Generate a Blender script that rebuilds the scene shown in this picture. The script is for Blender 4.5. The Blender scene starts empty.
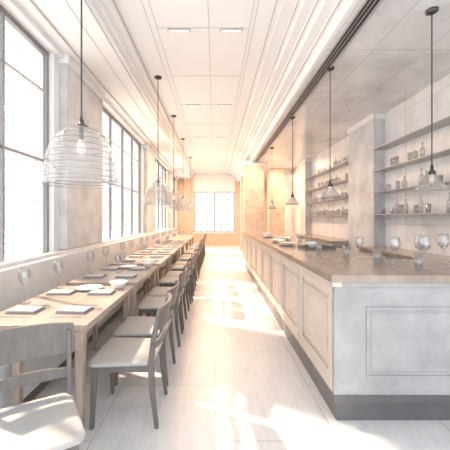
import bpy, bmesh, math, random
from mathutils import Vector, Matrix
random.seed(4)
sc = bpy.context.scene

# ---------------------------------------------------------------- materials
def pmat(name, col, rough=0.5, metal=0.0, noise=0.0, nscale=4.0, stretch=(1,1,1), bump=0.0, spec=0.5, col2=None):
    m = bpy.data.materials.new(name); m.use_nodes = True
    nt = m.node_tree; b = nt.nodes['Principled BSDF']
    b.inputs['Roughness'].default_value = rough
    b.inputs['Metallic'].default_value = metal
    b.inputs['Specular IOR Level'].default_value = spec
    b.inputs['Base Color'].default_value = (*col, 1)
    if noise > 0 or col2:
        tc = nt.nodes.new('ShaderNodeTexCoord'); mp = nt.nodes.new('ShaderNodeMapping')
        mp.inputs['Scale'].default_value = stretch
        nz = nt.nodes.new('ShaderNodeTexNoise'); nz.inputs['Scale'].default_value = nscale
        nz.inputs['Detail'].default_value = 8; nz.inputs['Roughness'].default_value = 0.65
        cr = nt.nodes.new('ShaderNodeValToRGB')
        c2 = col2 if col2 else tuple(max(0, c*(1-noise)) for c in col)
        cr.color_ramp.elements[0].position = 0.33; cr.color_ramp.elements[0].color = (*c2, 1)
        cr.color_ramp.elements[1].position = 0.62; cr.color_ramp.elements[1].color = (*col, 1)
        nt.links.new(tc.outputs['Object'], mp.inputs['Vector']); nt.links.new(mp.outputs[0], nz.inputs['Vector'])
        nt.links.new(nz.outputs['Fac'], cr.inputs['Fac']); nt.links.new(cr.outputs[0], b.inputs['Base Color'])
        if bump > 0:
            bp = nt.nodes.new('ShaderNodeBump'); bp.inputs['Strength'].default_value = bump; bp.inputs['Distance'].default_value = 0.02
            nt.links.new(nz.outputs['Fac'], bp.inputs['Height']); nt.links.new(bp.outputs[0], b.inputs['Normal'])
    return m

def glassmat(name, tint=(1,1,1), refl=0.12, rough=0.03, body=0.0, bodycol=(0.9,0.9,0.9)):
    m = bpy.data.materials.new(name); m.use_nodes = True
    nt = m.node_tree; nt.nodes.clear()
    out = nt.nodes.new('ShaderNodeOutputMaterial')
    tr = nt.nodes.new('ShaderNodeBsdfTransparent'); tr.inputs[0].default_value = (*tint, 1)
    gl = nt.nodes.new('ShaderNodeBsdfGlossy'); gl.inputs['Roughness'].default_value = rough
    lw = nt.nodes.new('ShaderNodeLayerWeight'); lw.inputs[0].default_value = 0.35
    ma = nt.nodes.new('ShaderNodeMath'); ma.operation = 'MULTIPLY_ADD'; ma.inputs[1].default_value = 0.5; ma.inputs[2].default_value = refl
    mx = nt.nodes.new('ShaderNodeMixShader')
    nt.links.new(lw.outputs['Facing'], ma.inputs[0]); nt.links.new(ma.outputs[0], mx.inputs[0])
    nt.links.new(tr.outputs[0], mx.inputs[1]); nt.links.new(gl.outputs[0], mx.inputs[2])
    last = mx
    if body > 0:
        df = nt.nodes.new('ShaderNodeBsdfDiffuse'); df.inputs[0].default_value = (*bodycol, 1)
        m2 = nt.nodes.new('ShaderNodeMixShader'); m2.inputs[0].default_value = body
        nt.links.new(mx.outputs[0], m2.inputs[1]); nt.links.new(df.outputs[0], m2.inputs[2]); last = m2
    nt.links.new(last.outputs[0], out.inputs[0])
    return m

def emat(name, col, s):
    m = bpy.data.materials.new(name); m.use_nodes = True
    b = m.node_tree.nodes['Principled BSDF']
    b.inputs['Base Color'].default_value = (*col, 1)
    b.inputs['Emission Color'].default_value = (*col, 1); b.inputs['Emission Strength'].default_value = s
    return m

def tilemat(name, c1, c2, mortar, bw, rh, ms=0.004, rough=0.3, grain=(1,1,1), axis='xy', gs=3.0, offset=0.5, gc=0.78):
    m = bpy.data.materials.new(name); m.use_nodes = True
    nt = m.node_tree; b = nt.nodes['Principled BSDF']; b.inputs['Roughness'].default_value = rough
    tc = nt.nodes.new('ShaderNodeTexCoord')
    sep = nt.nodes.new('ShaderNodeSeparateXYZ'); cmb = nt.nodes.new('ShaderNodeCombineXYZ')
    nt.links.new(tc.outputs['Object'], sep.inputs[0])
    idx = {'x':0,'y':1,'z':2}
    nt.links.new(sep.outputs[idx[axis[0]]], cmb.inputs[0]); nt.links.new(sep.outputs[idx[axis[1]]], cmb.inputs[1])
    br = nt.nodes.new('ShaderNodeTexBrick')
    br.inputs['Scale'].default_value = 1.0; br.inputs['Brick Width'].default_value = bw; br.inputs['Row Height'].default_value = rh
    br.inputs['Mortar Size'].default_value = ms; br.inputs['Mortar Smooth'].default_value = 0.2
    br.offset = offset
    br.inputs['Color1'].default_value = (*c1, 1); br.inputs['Color2'].default_value = (*c2, 1); br.inputs['Mortar'].default_value = (*mortar, 1)
    nt.links.new(cmb.outputs[0], br.inputs['Vector'])
    mp = nt.nodes.new('ShaderNodeMapping'); mp.inputs['Scale'].default_value = grain
    nt.links.new(tc.outputs['Object'], mp.inputs['Vector'])
    nz = nt.nodes.new('ShaderNodeTexNoise'); nz.inputs['Scale'].default_value = gs; nz.inputs['Detail'].default_value = 10; nz.inputs['Roughness'].default_value = 0.7
    nt.links.new(mp.outputs[0], nz.inputs['Vector'])
    cr = nt.nodes.new('ShaderNodeValToRGB'); cr.color_ramp.elements[0].position = 0.35; cr.color_ramp.elements[0].color = (gc,gc,gc*1.01,1)
    cr.color_ramp.elements[1].position = 0.55; cr.color_ramp.elements[1].color = (1,1,1,1)
    nt.links.new(nz.outputs['Fac'], cr.inputs[0])
    mx = nt.nodes.new('ShaderNodeMix'); mx.data_type = 'RGBA'; mx.blend_type = 'MULTIPLY'; mx.inputs[0].default_value = 1.0
    nt.links.new(br.outputs['Color'], mx.inputs[6]); nt.links.new(cr.outputs[0], mx.inputs[7])
    nt.links.new(mx.outputs[2], b.inputs['Base Color'])
    return m

M = {}
M['wall'] = pmat('plaster_wall', (0.77,0.78,0.79), 0.8, noise=0.08, nscale=2)
M['ceil'] = pmat('ceiling_paint', (0.77,0.79,0.81), 0.8)
M['line'] = pmat('shade_line', (0.38,0.38,0.38), 0.8)  # grey strips painted as shade along mouldings and panel edges; no gap modelled
M['seam'] = pmat('ceiling_seam', (0.48,0.48,0.49), 0.8)
M['trim'] = pmat('trim_paint', (0.75,0.765,0.785), 0.6)
M['conc'] = pmat('concrete', (0.62,0.635,0.655), 0.75, noise=0.32, nscale=2.2, bump=0.15)
M['frame'] = pmat('window_metal', (0.22,0.23,0.245), 0.4, 0.2)
M['framel'] = pmat('window_metal_light', (0.36,0.36,0.37), 0.5)
M['blind'] = pmat('blind', (0.40,0.41,0.43), 0.7)
M['glass'] = glassmat('window_glass', (1,1,1), 0.03)
M['glassfar'] = glassmat('dimmed_window_glass', (0.77,0.76,0.74), 0.02)  # tint added to dim the bright outside; the pane itself is clear
M['floor'] = tilemat('floor_planks', (0.67,0.675,0.685), (0.645,0.65,0.66), (0.44,0.44,0.44), 1.3, 0.8, 0.004, 0.32, (8,1.0,1), 'yx', 3.0, 0.5, 0.88)
M['soff'] = tilemat('soffit_panel', (0.74,0.76,0.78), (0.69,0.71,0.735), (0.40,0.40,0.42), 1.1, 0.58, 0.004, 0.10, (1,1,1), 'yx', 1.2, 0.0)
M['stone'] = tilemat('stone_wall_tile', (0.74,0.75,0.765), (0.79,0.795,0.81), (0.54,0.54,0.55), 0.9, 0.45, 0.004, 0.35, (1,1,1), 'yz', 2.0)
M['stonex'] = tilemat('stone_pier_tile', (0.62,0.49,0.41), (0.70,0.57,0.48), (0.40,0.34,0.30), 0.4, 0.2, 0.006, 0.5, (1,1,1), 'xz', 2.0)
M['wood'] = pmat('table_wood', (0.42,0.345,0.295), 0.28, noise=0.3, nscale=5, stretch=(9,0.8,1))
M['chair'] = pmat('chair_wood', (0.15,0.138,0.13), 0.45, noise=0.25, nscale=6, stretch=(6,6,1))
M['seat'] = pmat('seat_leather', (0.38,0.385,0.39), 0.5, noise=0.06, nscale=8)
M['banq'] = pmat('banquette_leather', (0.65,0.66,0.675), 0.55, noise=0.08, nscale=4)
M['bar'] = pmat('bar_panel', (0.41,0.415,0.425), 0.4, noise=0.30, nscale=2.6, bump=0.05)
M['barf'] = pmat('bar_front_wood', (0.71,0.62,0.55), 0.35, noise=0.13, nscale=3, stretch=(1,1,4))
M['bartop'] = pmat('bar_top', (0.37,0.295,0.24), 0.18, noise=0.22, nscale=5, stretch=(3,1,1))
M['bardark'] = pmat('bar_plinth', (0.13,0.13,0.135), 0.3, noise=0.2, nscale=3)
M['metal'] = pmat('dark_metal', (0.08,0.08,0.085), 0.35, 0.8)
M['chrome'] = pmat('steel', (0.6,0.6,0.62), 0.25, 1.0)
M['pend'] = glassmat('pendant_glass', (0.90,0.90,0.90), 0.06, 0.05, 0.14, (0.6,0.6,0.6))
M['pendrim'] = glassmat('pendant_glass_rib', (0.55,0.55,0.55), 0.18, 0.1, 0.30, (0.4,0.4,0.4))
M['wine'] = glassmat('wine_glass', (0.93,0.94,0.95), 0.10, 0.02)
M['bottle'] = glassmat('bottle_glass', (0.85,0.84,0.83), 0.10, 0.05, 0.25, (0.6,0.59,0.58))
M['shelfg'] = pmat('shelf', (0.40,0.40,0.41), 0.3, 0.3)
M['white'] = pmat('porcelain', (0.80,0.80,0.80), 0.15)
M['napkin'] = pmat('napkin', (0.26,0.27,0.29), 0.8, noise=0.1, nscale=20)
M['paper'] = pmat('paper', (0.50,0.50,0.50), 0.8)
M['bulb'] = pmat('bulb_frosted', (0.85,0.82,0.78), 0.3)
M['glow'] = emat('emitter_glow', (1.0,0.94,0.88), 0.3)
M['orange'] = pmat('glow_tinted_panel', (0.70,0.52,0.40), 0.45, noise=0.2, nscale=3, stretch=(4,4,0.6))  # orange far wall; the warm glow in the depth is put into its colour
M['green'] = pmat('ground_outside', (0.8,0.8,0.8), 0.9)

# ---------------------------------------------------------------- mesh builder
class MB:
    def __init__(s): s.bm = bmesh.new(); s.mats = []
    def mi(s, k):
        if k not in s.mats: s.mats.append(k)
        return s.mats.index(k)
    def box(s, x0, x1, y0, y1, z0, z1, k):
        vs = [s.bm.verts.new(p) for p in ((x0,y0,z0),(x1,y0,z0),(x1,y1,z0),(x0,y1,z0),(x0,y0,z1),(x1,y0,z1),(x1,y1,z1),(x0,y1,z1))]
        i = s.mi(k)
        for f in ((0,3,2,1),(4,5,6,7),(0,1,5,4),(1,2,6,5),(2,3,7,6),(3,0,4,7)):
            fc = s.bm.faces.new([vs[a] for a in f]); fc.material_index = i
    def lathe(s, prof, k, c=(0,0,0), n=24, sm=True):
        i = s.mi(k); rings = []
        for r, z in prof:
            if r < 1e-5: rings.append([s.bm.verts.new((c[0], c[1], c[2]+z))])
            else: rings.append([s.bm.verts.new((c[0]+r*math.cos(2*math.pi*a/n), c[1]+r*math.sin(2*math.pi*a/n), c[2]+z)) for a in range(n)])
        for A, B in zip(rings, rings[1:]):
            for a in range(n):
                b = (a+1) % n
                if len(A) == 1 and len(B) == 1: continue
                if len(A) == 1: f = s.bm.faces.new([A[0], B[b], B[a]])
                elif len(B) == 1: f = s.bm.faces.new([A[a], A[b], B[0]])
                else: f = s.bm.faces.new([A[a], A[b], B[b], B[a]])
                f.material_index = i; f.smooth = sm
    def cyl(s, x, y, z0, z1, r, k, n=16):
        s.lathe([(0,z0),(r,z0),(r,z1),(0,z1)], k, (x,y,0), n, sm=False)
    def sweep(s, secs, k, smooth=False, closed=True):
        i = s.mi(k); R = [[s.bm.verts.new(p) for p in sec] for sec in secs]
        n = len(R[0])
        for A, B in zip(R, R[1:]):
            for a in range(n if closed else n-1):
                b = (a+1) % n
                f = s.bm.faces.new([A[a], A[b], B[b], B[a]]); f.material_index = i; f.smooth = smooth
        if closed:
            f = s.bm.faces.new(list(reversed(R[0]))); f.material_index = i
            f = s.bm.faces.new(R[-1]); f.material_index = i
    def leg(s, p0, p1, a0, a1, k):
        secs = []
        for p, a in ((p0,a0),(p1,a1)):
            ax, ay = a if isinstance(a, tuple) else (a, a)
            secs.append([(p[0]-ax,p[1]-ay,p[2]),(p[0]+ax,p[1]-ay,p[2]),(p[0]+ax,p[1]+ay,p[2]),(p[0]-ax,p[1]+ay,p[2])])
        s.sweep(secs, k)
    def mesh(s, name):
        bmesh.ops.recalc_face_normals(s.bm, faces=s.bm.faces)
        me = bpy.data.meshes.new(name); s.bm.to_mesh(me); s.bm.free()
        for k in s.mats: me.materials.append(M[k])
        return me
    def obj(s, name, loc=(0,0,0), rz=0, bevel=0, parent=None):
        return place(s.mesh(name), name, loc, rz, bevel, parent)

def place(me, name, loc=(0,0,0), rz=0, bevel=0, parent=None):
    o = bpy.data.objects.new(name, me); o.location = loc; o.rotation_euler = (0,0,rz)
    sc.collection.objects.link(o)
    if bevel > 0:
        b = o.modifiers.new('bevel', 'BEVEL'); b.width = bevel; b.segments = 2; b.limit_method = 'ANGLE'
        b.angle_limit = math.radians(40)
    if parent: o.parent = parent
    return o

def light(name, typ, loc, energy, col, parent=None, **kw):
    l = bpy.data.lights.new(name, typ); l.energy = energy; l.color = col
    for k, v in kw.items(): setattr(l, k, v)
    o = bpy.data.objects.new(name, l); o.location = loc; sc.collection.objects.link(o)
    if parent: o.parent = parent
    return o

CAM = 1.45
FARY = 16.0; BACKY = -0.6
CEIL = 3.80; LSOF = 3.55; RSOF = 3.30
XL = -2.0; XR = 3.0

# ---------------------------------------------------------------- shell
b = MB(); b.box(XL-0.3, XR+0.2, BACKY, FARY+0.2, -0.1, 0, 'floor'); b.obj('floor')

wins = [(0.55,3.72),(5.2,8.3),(9.6,12.6),(13.7,15.5)]
b = MB()
b.box(XL-0.25, XL, BACKY, FARY, 0, 0.92, 'wall')
b.box(XL-0.25, XL, BACKY, FARY, 3.5, CEIL, 'wall')
edges = [BACKY] + [v for w in wins for v in w] + [FARY]
for i in range(0, len(edges), 2):
    b.box(XL-0.25, XL, edges[i], edges[i+1], 0.92, 3.5, 'wall')
b.obj('wall_left')
for (y0,y1) in ((3.85,5.08),(8.42,9.48),(12.75,13.6)):
    b = MB(); b.box(XL, XL+0.10, y0, y1, 1.045, LSOF, 'conc')
    b.box(XL, XL+0.13, y0-0.02, y1+0.02, LSOF-0.12, LSOF, 'trim')
    b.obj('wall_pilaster', bevel=0.006)

for wi, (y0, y1) in enumerate(wins):
    b = MB(); xa, xb = XL-0.11, XL-0.06
    b.box(xa, xb, y0, y0+0.04, 0.92, 3.5, 'frame'); b.box(xa, xb, y1-0.04, y1, 0.92, 3.5, 'frame')
    b.box(xa, xb, y0+0.04, y1-0.04, 0.92, 0.97, 'frame'); b.box(xa, xb, y0+0.04, y1-0.04, 3.44, 3.5, 'frame')
    n = 4
    for i in range(1, n):
        y = y0 + (y1-y0)*i/n
        w = 0.026 if i == 2 else 0.014
        b.box(xa, xb, y-w, y+w, 0.97, 3.44, 'frame')
    b.box(xa+0.01, xb-0.01, y0+0.04, y1-0.04, 2.13, 2.16, 'frame')
    b.box(xa+0.01, xb-0.01, y0+0.04, y1-0.04, 2.98, 3.0, 'framel')
    b.box(xa+0.02, xa+0.025, y0+0.04, y1-0.04, 0.97, 3.44, 'glass')
    b.box(XL-0.06, XL-0.001, y0, y1, 0.92, 0.95, 'trim')
    win = b.obj('window_%d' % (wi+1))
    bl = MB()
    z = 1.02
    while z < 3.44:
        bl.box(xa-0.07, xa-0.062, y0+0.03, y1-0.03, z, z+0.009, 'blind'); z += 0.08
    bl.obj('window_blind', parent=win)

# far wall with window
b = MB()
wx0, wx1, wz0, wz1 = -1.12, 1.07, 0.68, 2.86
b.box(XL-0.25, wx0, FARY, FARY+0.2, 0, CEIL, 'orange'); b.box(wx1, XR+0.2, FARY, FARY+0.2, 0, CEIL, 'orange')
b.box(wx0, wx1, FARY, FARY+0.2, 0, wz0, 'orange'); b.box(wx0, wx1, FARY, FARY+0.2, wz1, CEIL, 'wall')
b.obj('wall_far')
b = MB()
b.box(wx0, wx0+0.06, FARY+0.02, FARY+0.1, wz0, wz1, 'framel'); b.box(wx1-0.06, wx1, FARY+0.02, FARY+0.1, wz0, wz1, 'framel')
b.box(wx0+0.06, wx1-0.06, FARY+0.02, FARY+0.1, wz0, wz0+0.06, 'framel'); b.box(wx0+0.06, wx1-0.06, FARY+0.02, FARY+0.1, wz1-0.06, wz1, 'framel')
for i in range(1, 6):
    x = wx0 + (wx1-wx0)*i/6; w = 0.035 if i == 3 else 0.02
    b.box(x-w, x+w, FARY+0.04, FARY+0.08, wz0+0.06, wz1-0.06, 'framel')
for i in range(1, 5):
    z = wz0 + (wz1-wz0)*i/5; b.box(wx0+0.06, wx1-0.06, FARY+0.045, FARY+0.075, z-0.018, z+0.018, 'framel')
b.box(wx0+0.06, wx1-0.06, FARY+0.085, FARY+0.09, wz0+0.06, wz1-0.06, 'glassfar')
b.box(wx0-0.08, wx1+0.08, FARY-0.06, FARY, wz0-0.06, wz0, 'trim')
b.obj('window_5')
b = MB(); b.box(XR, XR+0.2, BACKY, FARY, 0, RSOF, 'stone'); b.obj('wall_right')
b = MB()
b.box(XL-0.25, 1.3, BACKY, FARY+0.2, CEIL, CEIL+0.1, 'ceil')
b.obj('ceiling')
b = MB(); b.box(XL, -1.25, BACKY, FARY, LSOF, CEIL, 'ceil'); b.obj('ceiling_beam')
b = MB(); b.box(1.22, XR+0.2, BACKY, FARY, RSOF, CEIL, 'soff'); b.obj('ceiling_soffit')
# left cornice
b = MB()
b.box(-1.25, -1.19, BACKY, FARY, LSOF+0.10, CEIL, 'trim'); b.box(-1.19, -1.10, BACKY, FARY, LSOF+0.17, CEIL, 'trim')
b.box(-1.10, -1.092, BACKY, FARY, CEIL-0.012, CEIL, 'seam')
b.box(-1.265, -1.25, BACKY, FARY, LSOF-0.004, LSOF, 'line'); b.box(-1.45, -1.442, BACKY, FARY, LSOF-0.004, LSOF, 'seam')
b.box(-1.78, -1.768, BACKY, FARY, LSOF-0.02, LSOF, 'seam'); b.box(-2.0, -1.93, BACKY, FARY, LSOF-0.06, LSOF, 'trim')
b.obj('trim_1')
# right cornice
b = MB()
steps = [(0.66,CEIL-0.03),(0.72,CEIL-0.07),(0.86,CEIL-0.10),(0.90,CEIL-0.18),(1.00,CEIL-0.22),(1.04,CEIL-0.32),(1.14,CEIL-0.36),(1.18,CEIL-0.50)]
xs = [s[0] for s in steps] + [1.22]
for i, (x, z) in enumerate(steps):
    b.box(x, xs[i+1], BACKY, FARY, z, CEIL, 'trim')
for x, z in ((0.655,CEIL-0.03),(0.86,CEIL-0.10),(1.0,CEIL-0.22),(1.14,CEIL-0.36)):
    b.box(x, x+0.010, BACKY, FARY, z-0.004, z, 'line')
b.obj('trim_2')
# linear vent grille in soffit
b = MB()
b.box(1.27, 1.285, BACKY, FARY, RSOF-0.02, RSOF, 'framel'); b.box(1.40, 1.415, BACKY, FARY, RSOF-0.02, RSOF, 'framel')
b.box(1.285, 1.40, BACKY, FARY, RSOF-0.004, RSOF, 'metal')
for x in (1.32,1.36):
    b.box(x, x+0.007, BACKY, FARY, RSOF-0.010, RSOF-0.004, 'framel')
b.obj('ceiling_vent_grille')
# ceiling panel seams
b = MB()
for x in (-0.80, -0.72, -0.08, 0.42, 0.47):
    b.box(x, x+0.007, BACKY, FARY, CEIL-0.004, CEIL, 'seam')
y = 1.2
while y < FARY:
    b.box(-0.72, 0.42, y, y+0.007, CEIL-0.004, CEIL, 'seam'); y += 1.25
b.obj('trim_3')
# ceiling fixtures
for (x, y) in ((-0.45,3.75),(0.2,3.75),(-0.45,6.25),(0.2,6.25),(-0.45,8.75),(0.2,8.75),(-0.45,11.2),(0.2,11.2),(-0.45,13.7),(0.2,13.7)):
    b = MB(); b.box(-0.14,0.14,-0.03,0.03,-0.012,0,'framel'); b.box(-0.128,0.128,-0.02,0.02,-0.015,-0.012,'glow')
    o = b.obj('ceiling_light', (x, y, CEIL))
    e = 3 if y < 5 else (18 if y < 8 else 42)
    c = (1.0,0.9,0.8) if y < 5 else (1.0,0.62,0.38)
    light('added_warm_light', 'AREA', (0,0,-0.02), e, c, parent=o, shape='RECTANGLE', size=0.25, size_y=0.04)  # area light added to warm the middle and far room

# right wall: stone piers, back bar, shelves
for (y0,y1) in ((5.3,6.3),(9.3,9.9)):
    b = MB(); b.box(2.80, XR, y0, y1, 0, RSOF, 'conc'); b.box(2.78, XR, y0-0.02, y1+0.02, RSOF-0.1, RSOF, 'trim')
    b.obj('wall_pier', bevel=0.005)
b = MB(); b.box(0.98, 1.62, 9.9, 10.5, 0, RSOF, 'stonex'); b.box(0.95,1.65,9.87,10.53,RSOF-0.12,RSOF,'trim'); b.obj('stone_pillar')
b = MB(); b.box(2.05, 2.6, 11.2, 11.8, 0, RSOF, 'stonex'); b.obj('stone_pillar', bevel=0.004)
b = MB(); b.box(1.15, 1.6, 13.2, 13.7, 0, RSOF, 'stonex'); b.obj('stone_pillar', bevel=0.004)

def backbar(y0, y1):
    b = MB()
    b.box(2.52, XR-0.005, y0, y1, 0.1, 0.92, 'bar'); b.box(2.56, XR-0.005, y0, y1, 0, 0.1, 'bardark'); b.box(2.48, XR-0.005, y0, y1, 0.92, 0.96, 'bartop')
    n = int((y1-y0)/0.6)
    for i in range(n):
        a = y0+(y1-y0)*i/n+0.03; c = y0+(y1-y0)*(i+1)/n-0.03
        b.box(2.50, 2.52, a, c, 0.14, 0.88, 'bar'); b.box(2.485, 2.5, c-0.05, c-0.035, 0.5, 0.7, 'chrome')
    b.obj('back_bar_cabinet')
backbar(3.1, 5.27); backbar(6.33, 9.27)

def bottle_prof(h, r):
    return [(0,0),(r,0),(r,h*0.55),(r*0.85,h*0.63),(r*0.35,h*0.72),(r*0.33,h*0.95),(r*0.42,h*0.955),(r*0.42,h),(0,h)]
def glass_prof_tumbler(h, r): return [(0,0),(r*0.8,0),(r,h),(r*0.93,h),(r*0.75,0.01),(0,0.01)]
for bi, (y0, y1) in enumerate(((2.6,5.27),(6.33,9.27))):
    sh = MB()
    for z in (1.50, 1.88, 2.26, 2.64):
        sh.box(2.76, XR-0.002, y0, y1, z, z+0.012, 'shelfg')
    ny = 3
    for i in range(ny+1):
        y = y0+0.06+(y1-y0-0.12)*i/ny
        sh.box(2.77, 2.776, y-0.003, y+0.003, 1.35, RSOF, 'shelfg')
    so = sh.obj('bar_shelving')
    bt = MB()
    for zi, z in enumerate((1.5125, 1.8925, 2.2725, 2.6525)):
        y = y0+0.13
        while y < y1-0.12:
            p = ((0.8,0.75,0.3,0.2) if bi == 0 else (0.95,0.95,0.6,0.4))[zi]
            if random.random() < p:
                if random.random() < 0.35: bt.lathe(bottle_prof(random.uniform(0.18,0.26), random.uniform(0.028,0.038)), 'bottle', (2.87+random.uniform(-0.02,0.02), y, z), 10)
                else: bt.lathe(glass_prof_tumbler(random.uniform(0.1,0.15), 0.035), 'wine', (2.87, y, z), 10)
            y += random.uniform(0.10,0.14)
    bt.obj('bottles', parent=so)

# ---------------------------------------------------------------- bar counter (L shaped)
b = MB()
cx0, cy0, cy1, cw = 0.84, 2.12, 8.9, 0.78
b.box(cx0+0.03, cx0+cw-0.03, cy0+0.03, cy1, 0, 0.16, 'bardark')
b.box(cx0+cw-0.03, 2.45, cy0+0.03, cy0+0.75, 0, 0.16, 'bardark')
b.box(cx0+0.015, cx0+0.06, cy0+0.02, cy1, 0.16, 0.19, 'bardark')
b.box(cx0+0.03, cx0+cw-0.03, cy0+0.03, cy1, 0.16, 1.0, 'barf')
b.box(cx0+cw-0.03, 2.45, cy0+0.03, cy0+0.75, 0.16, 1.0, 'bar')
b.box(cx0+0.005, 2.45, cy0+0.005, cy0+0.035, 0.19, 0.99, 'bar')
b.box(cx0+0.005, 2.45, cy0-0.005, cy0+0.04, 0.14, 0.195, 'bardark')
def rect_y(b, x0, x1, z0, z1, y, w, t, k):
    b.box(x0, x1, y-t, y, z0, z0+w, k); b.box(x0, x1, y-t, y, z1-w, z1, k)
    b.box(x0, x0+w, y-t, y, z0+w, z1-w, k); b.box(x1-w, x1, y-t, y, z0+w, z1-w, k)
def rect_x(b, y0, y1, z0, z1, x, w, t, k):
    b.box(x-t, x, y0, y1, z0, z0+w, k); b.box(x-t, x, y0, y1, z1-w, z1, k)
    b.box(x-t, x, y0, y0+w, z0+w, z1-w, k); b.box(x-t, x, y1-w, y1, z0+w, z1-w, k)
ye = cy0+0.005
for (x0,x1) in ((1.07,1.72),(1.80,2.38)):
    rect_y(b, x0, x1, 0.32, 0.82, ye, 0.018, 0.012, 'bar')
    rect_y(b, x0+0.04, x1-0.04, 0.36, 0.78, ye, 0.003, 0.003, 'line')
xe = cx0+0.03
n = 8
for i in range(n):
    a = cy0+0.06+(cy1-cy0-0.06)*i/n; c = cy0+0.06+(cy1-cy0-0.06)*(i+1)/n
    b.box(xe-0.022, xe, a, a+0.07, 0.19, 0.99, 'barf')
    b.box(xe-0.022, xe, c-0.07, c, 0.19, 0.99, 'barf')
    b.box(xe-0.022, xe, a+0.07, c-0.07, 0.19, 0.30, 'barf'); b.box(xe-0.022, xe, a+0.07, c-0.07, 0.88, 0.99, 'barf')
    rect_x(b, a+0.12, c-0.12, 0.35, 0.83, xe, 0.018, 0.014, 'barf')
    rect_x(b, a+0.07, c-0.07, 0.30, 0.88, xe, 0.006, 0.004, 'line')
    b.box(xe-0.024, xe-0.02, c-0.004, c+0.004, 0.19, 0.99, 'line')
b.box(cx0-0.03, cx0+cw+0.03, cy0-0.03, cy1+0.03, 1.0, 1.05, 'bartop')
b.box(cx0+cw+0.03, 2.48, cy0-0.03, cy0+0.80, 1.0, 1.05, 'bartop')
b.box(cx0-0.012, cx0+0.05, cy0-0.012, cy1, 0.965, 1.0, 'barf')
b.box(cx0+0.05, 2.46, cy0-0.012, cy0+0.7, 0.965, 1.0, 'bar')
bar = b.obj('bar_counter')

# ---------------------------------------------------------------- banquette
b = MB()
by0, by1 = 0.4, 13.4
b.box(-1.99, -1.45, by0, by1, 0.0, 0.10, 'bardark'); b.box(-1.99, -1.42, by0, by1, 0.10, 0.34, 'banq')
k = by0
while k < by1-0.1:
    e = min(k+1.30, by1)
    b.box(-1.86, -1.40, k+0.004, e-0.004, 0.34, 0.46, 'banq')
    b.box(-1.93, -1.82, k+0.004, e-0.004, 0.46, 1.00, 'banq')
    k = e
b.box(-1.99, -1.90, by0, by1, 0.34, 1.04, 'banq')
b.obj('banquette_bench', bevel=0.012)

# ---------------------------------------------------------------- tables
TX0, TX1, TL = -1.62, -0.84, 1.14
def table_mesh():
    b = MB()
    b.box(TX0, TX1, 0, TL, 0.712, 0.75, 'wood')
    b.box(TX0+0.05, TX1-0.05, 0.05, TL-0.05, 0.65, 0.712, 'wood')
    for x in (TX0+0.30, TX1-0.06):
        for y in (0.05, TL-0.05):
            b.leg((x,y,0), (x,y,0.712), 0.019, 0.03, 'wood')
    return b.mesh('dining_table')
tm = table_mesh()
tstarts = [1.96+1.30*i for i in range(8)]
for y in tstarts: place(tm, 'dining_table', (0,y,0), bevel=0.004)

# ---------------------------------------------------------------- chairs (facing local -X, back at x=+)
def chair_mesh():
    b = MB(); W = 0.215
    for s in (-1,1):
        b.leg((-0.21, s*(W-0.01), 0), (-0.195, s*(W-0.025), 0.43), 0.013, 0.02, 'chair')
    for s in (-1,1):
        pts = [(0.235,0.0),(0.205,0.25),(0.195,0.44),(0.215,0.62),(0.25,0.80)]
        hw = [0.013,0.019,0.022,0.018,0.014]
        secs = []
        for (x,z),a in zip(pts,hw):
            y = s*(W-0.015)
            secs.append([(x-a,y-0.012,z),(x+a,y-0.012,z),(x+a,y+0.012,z),(x-a,y+0.012,z)])
        b.sweep(secs, 'chair')
    b.box(-0.20, 0.20, -W+0.012, -W+0.035, 0.385, 0.432, 'chair'); b.box(-0.20, 0.20, W-0.035, W-0.012, 0.385, 0.432, 'chair')
    b.box(-0.205,-0.18,-W+0.02,W-0.02,0.385,0.432,'chair'); b.box(0.175,0.20,-W+0.02,W-0.02,0.385,0.432,'chair')
    secs = []
    def outline(inset, z):
        P = []
        hx, hy, r = 0.225-inset, 0.225-inset, 0.05
        for (cx,cy,a0) in ((hx-r,hy-r,0),(-hx+r,hy-r,90),(-hx+r,-hy+r,180),(hx-r,-hy+r,270)):
            for t in range(5):
                a = math.radians(a0+t*22.5)
                xx = cx+r*math.cos(a)-0.01; yy = cy+r*math.sin(a)
                yy *= 1.0 - 0.08*(xx/0.225)
                P.append((xx,yy,z))
        return P
    for ins, z in ((0.012,0.43),(0.0,0.438),(0.0,0.452),(0.012,0.460),(0.05,0.463)):
        secs.append(outline(ins, z))
    b.sweep(secs, 'seat', smooth=False)
    def rail(z0, z1, xo, th, bow):
        secs = []
        for t in range(13):
            u = -1+2*t/12; y = u*(W+0.012)
            x = xo + bow*(1-u*u)
            lean = (z1-z0)*0.2
            crown = 0.012*(1-u*u)
            secs.append([(x-th,y,z0-crown),(x+th,y,z0-crown),(x+th+lean,y,z1+crown),(x-th+lean,y,z1+crown)])
        b.sweep(secs, 'chair', smooth=False)
    rail(0.675, 0.83, 0.222, 0.011, 0.045)
    rail(0.545, 0.585, 0.205, 0.008, 0.035)
    return b.mesh('dining_chair')
cm = chair_mesh()
for y in tstarts:
    for dy in (0.31, 0.84):
        place(cm, 'dining_chair', (-0.640+random.uniform(-0.01,0.01), y+dy, 0), random.uniform(-0.03,0.03), 0.003)
place(cm, 'dining_chair', (-0.905, 1.44, 0), math.radians(90+30), 0.003)

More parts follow.
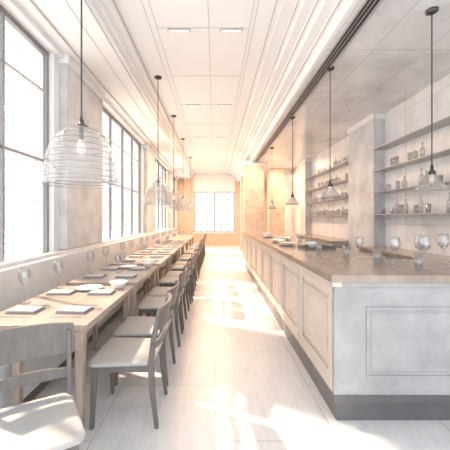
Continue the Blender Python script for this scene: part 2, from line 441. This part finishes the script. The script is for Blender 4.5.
# ---------------------------------------------------------------- tableware
def wine_profile(h=0.24, r=0.042):
    return [(0,0),(r*0.85,0),(r*0.8,0.004),(0.006,0.010),(0.004,0.02),(0.004,h*0.45),(0.012,h*0.49),(r*0.85,h*0.62),(r,h*0.74),(r*0.9,h*0.9),(r*0.78,h),
            (r*0.76,h),(r*0.87,h*0.9),(r*0.96,h*0.74),(r*0.8,h*0.63),(0,h*0.5)]
b = MB(); b.lathe(wine_profile(), 'wine', n=20); wg = b.mesh('wine_glass')
b = MB(); b.lathe([(0,0),(0.07,0),(0.075,0.004),(0.125,0.018),(0.13,0.022),(0.12,0.021),(0.075,0.008),(0,0.007)], 'white', n=28); pl = b.mesh('dinner_plate')
b = MB(); b.lathe([(0,0),(0.035,0),(0.04,0.008),(0.075,0.04),(0.09,0.07),(0.085,0.07),(0.07,0.042),(0.035,0.014),(0,0.012)], 'white', n=24); bw = b.mesh('serving_bowl')
b = MB(); b.box(-0.07,0.07,-0.11,0.11,0,0.010,'napkin'); b.box(-0.065,0.07,-0.105,0.105,0.010,0.018,'napkin'); b.box(-0.05,0.065,-0.10,0.10,0.018,0.022,'paper'); nk = b.mesh('folded_napkin')
def fork():
    b = MB()
    b.box(-0.09,0.03,-0.003,0.003,0.0,0.004,'chrome'); b.box(-0.11,-0.09,-0.006,0.006,0.0,0.003,'chrome')
    b.box(0.03,0.055,-0.011,0.011,0.0,0.003,'chrome')
    for i in range(4): b.box(0.055,0.095,-0.011+i*0.0064,-0.0085+i*0.0064,0.0,0.003,'chrome')
    return b.mesh('fork')
def knife():
    b = MB(); b.box(-0.11,0.0,-0.005,0.005,0,0.005,'chrome'); b.sweep([[(0,-0.005,0.0),(0,0.005,0.0),(0,0.005,0.003),(0,-0.005,0.003)],[(0.03,-0.009,0.0),(0.03,0.006,0.0),(0.03,0.006,0.002),(0.03,-0.009,0.002)],[(0.11,-0.002,0.0),(0.11,0.005,0.0),(0.11,0.005,0.001),(0.11,-0.002,0.001)]],'chrome')
    return b.mesh('table_knife')
fk, kn = fork(), knife()
ZT = 0.7505
for ti, y in enumerate(tstarts):
    for dy in (0.31, 0.84):
        for (x, s) in ((-1.05, 1), (-1.42, -1)):
            yc = y+dy
            if ti < 6:
                place(nk, 'folded_napkin', (x, yc-0.02, ZT), random.uniform(-0.1,0.1)+math.radians(90))
                place(fk, 'fork', (x, yc+0.13, ZT), math.pi if s>0 else 0)
                place(kn, 'table_knife', (x, yc-0.155, ZT), math.pi if s>0 else 0)
        o = place(wg, 'wine_glass', (-1.56, y+dy+0.19, ZT)); o.scale = (1.15,1.15,1.2)
        if ti > 0: place(wg, 'wine_glass', (-1.235, y+dy+(0.24 if dy<0.5 else -0.10), ZT))
place(bw, 'serving_bowl', (-0.96, 1.96+1.03, ZT))
place(pl, 'dinner_plate', (-1.235, 2.95, ZT))
place(pl, 'dinner_plate', (-1.235, 4.25, ZT))
place(bw, 'serving_bowl', (-0.96, 3.26+1.04, ZT))

# things on bar counter
ZB = 1.0505
for (x,y,s) in ((1.50,2.50,1),(1.66,2.38,1.1),(1.76,2.58,1.0),(1.9,2.35,0.9),(1.98,2.6,1.1),(1.42,2.95,0.9)):
    o = place(wg, 'wine_glass', (x,y,ZB)); o.scale = (s,s,s)
b = MB(); b.lathe(glass_prof_tumbler(0.13,0.036), 'wine', n=18); tg = b.mesh('tumbler_glass')
for (x,y) in ((1.38,2.55),(1.54,2.27),(1.25,2.85),(1.18,3.4),(1.3,4.6)):
    place(tg, 'tumbler_glass', (x,y,ZB))
b = MB()
b.box(-0.2,0.2,-0.14,0.14,0,0.012,'bardark'); b.box(-0.2,0.2,-0.14,-0.13,0.012,0.03,'bardark'); b.box(-0.2,0.2,0.13,0.14,0.012,0.03,'bardark')
b.box(-0.2,-0.19,-0.13,0.13,0.012,0.03,'bardark'); b.box(0.19,0.2,-0.13,0.13,0.012,0.03,'bardark')
b.obj('serving_tray', (1.33,3.95,ZB), 0.1)
for (x,y) in ((1.05,4.35),(1.05,4.95),(1.3,5.6),(1.1,6.2),(1.2,7.0)):
    for j in range(2): place(pl, 'dinner_plate', (x,y,ZB+0.0225*j))
place(bw,'serving_bowl',(1.28,3.95,ZB+0.0125)); place(bw,'serving_bowl',(1.15,6.6,ZB))

# ---------------------------------------------------------------- pendants
def pendant_left(x, y):
    root = bpy.data.objects.new('pendant_lamp', None); sc.collection.objects.link(root); root.location = (x,y,0)
    zb = CAM+0.22
    b = MB()
    P = [(0.230,0.0),(0.230,0.03),(0.228,0.06),(0.222,0.12),(0.212,0.18),(0.196,0.235),(0.172,0.285),(0.144,0.325),(0.110,0.355),(0.072,0.376),(0.04,0.388)]
    b.lathe(P, 'pend', (0,0,zb), 40)
    rb = MB()
    def rad(z):
        for (r0,z0),(r1,z1) in zip(P,P[1:]):
            if z0 <= z <= z1: return r0+(r1-r0)*(z-z0)/(z1-z0)
        return P[-1][0]
    for z in (0.0,0.022,0.045,0.085,0.125,0.165,0.205,0.245,0.285,0.322,0.356):
        t = 0.0026; r = rad(z)
        rb.lathe([(r-0.001,z-t),(r+0.0035,z),(r-0.001,z+t)], 'pendrim', (0,0,zb), 40)
    b.obj('shade', parent=root); rb.obj('shade_ribs', parent=root)
    c = MB()
    c.lathe([(0,0.386),(0.042,0.386),(0.042,0.396),(0.018,0.405),(0.016,0.43),(0.010,0.44),(0.008,0.46),(0,0.46)], 'metal', (0,0,zb), 20)
    c.lathe([(0,0.30),(0.014,0.305),(0.016,0.386),(0,0.386)], 'metal', (0,0,zb), 14)
    c.cyl(0,0,zb+0.46,CEIL-0.02,0.006,'metal',8)
    c.lathe([(0,CEIL),(0.06,CEIL),(0.06,CEIL-0.02),(0.02,CEIL-0.035),(0,CEIL-0.035)],'metal',(0,0,0),20)
    c.obj('cord_and_socket', parent=root)
    u = MB(); u.lathe([(0,0.20),(0.018,0.205),(0.03,0.23),(0.028,0.26),(0.014,0.30),(0,0.305)],'bulb',(0,0,zb),16); u.obj('bulb', parent=root)
for y in (2.0, 5.0, 6.9, 8.9, 11.6): pendant_left(-0.89 if y < 3 else -0.95, y)

def pendant_right(x, y):
    root = bpy.data.objects.new('bar_pendant_lamp', None); sc.collection.objects.link(root); root.location = (x,y,0)
    zb = CAM+0.25
    b = MB()
    b.lathe([(0.125,0.0),(0.118,0.02),(0.075,0.075),(0.04,0.12),(0.03,0.14)], 'pend', (0,0,zb), 32)
    b.lathe([(0.127,-0.004),(0.130,0.0),(0.122,0.014)], 'pendrim', (0,0,zb), 32)
    b.obj('shade', parent=root)
    c = MB()
    c.lathe([(0,0.14),(0.032,0.14),(0.03,0.16),(0.014,0.18),(0.012,0.22),(0,0.22)],'metal',(0,0,zb),16)
    c.cyl(0,0,zb+0.22,RSOF-0.02,0.0055,'metal',8)
    c.lathe([(0,RSOF),(0.05,RSOF),(0.05,RSOF-0.02),(0.012,RSOF-0.04),(0,RSOF-0.04)],'metal',(0,0,0),16)
    c.obj('cord_and_socket', parent=root)
    u = MB(); u.lathe([(0,0.05),(0.022,0.07),(0.022,0.09),(0.012,0.14),(0,0.14)],'bulb',(0,0,zb),12); u.obj('bulb', parent=root)
for (x,y) in ((1.93,2.67),(1.42,3.70),(1.42,5.5),(1.50,7.9)): pendant_right(x, y)

b = MB(); b.box(-30,-2.3,-10,40,-0.3,-0.15,'green'); b.obj('ground_outside')

# ---------------------------------------------------------------- lights
sun = light('sun', 'SUN', (-10,8,10), 14.0, (1.0,0.77,0.57), angle=math.radians(2.2))
d = Vector((0.95, -0.50, -1.0)); sun.rotation_euler = d.to_track_quat('-Z','Y').to_euler()
for (x,y,e) in ((2.2,10.4,40),(2.2,13.5,35),(1.3,9.2,22)):  # disc lights added to warm the stone pillars; the room has no such lamps
    b = MB(); b.lathe([(0.05,0),(0.06,0),(0.06,-0.008),(0.048,-0.010),(0.045,0)],'framel',(0,0,0),20); b.lathe([(0,-0.003),(0.045,-0.003)],'glow',(0,0,0),20)
    o = b.obj('added_light_disc', (x,y,RSOF))
    light('added_warm_light', 'AREA', (0,0,-0.012), e, (1.0,0.66,0.40), parent=o, shape='DISK', size=0.08)

w = bpy.data.worlds.new('world'); sc.world = w; w.use_nodes = True
bg = w.node_tree.nodes['Background']; bg.inputs[0].default_value = (0.93,0.965,1.0,1); bg.inputs[1].default_value = 1.95

sc.view_settings.view_transform = 'Standard'
sc.view_settings.exposure = 0.46

# ---------------------------------------------------------------- camera
cd = bpy.data.cameras.new('cam'); cd.lens = 24; cd.sensor_width = 36
cd.shift_x = 10/450; cd.shift_y = -7/450; cd.clip_start = 0.05
co = bpy.data.objects.new('camera', cd); co.location = (0,0,CAM); co.rotation_euler = (math.radians(90),0,0)
sc.collection.objects.link(co); sc.camera = co
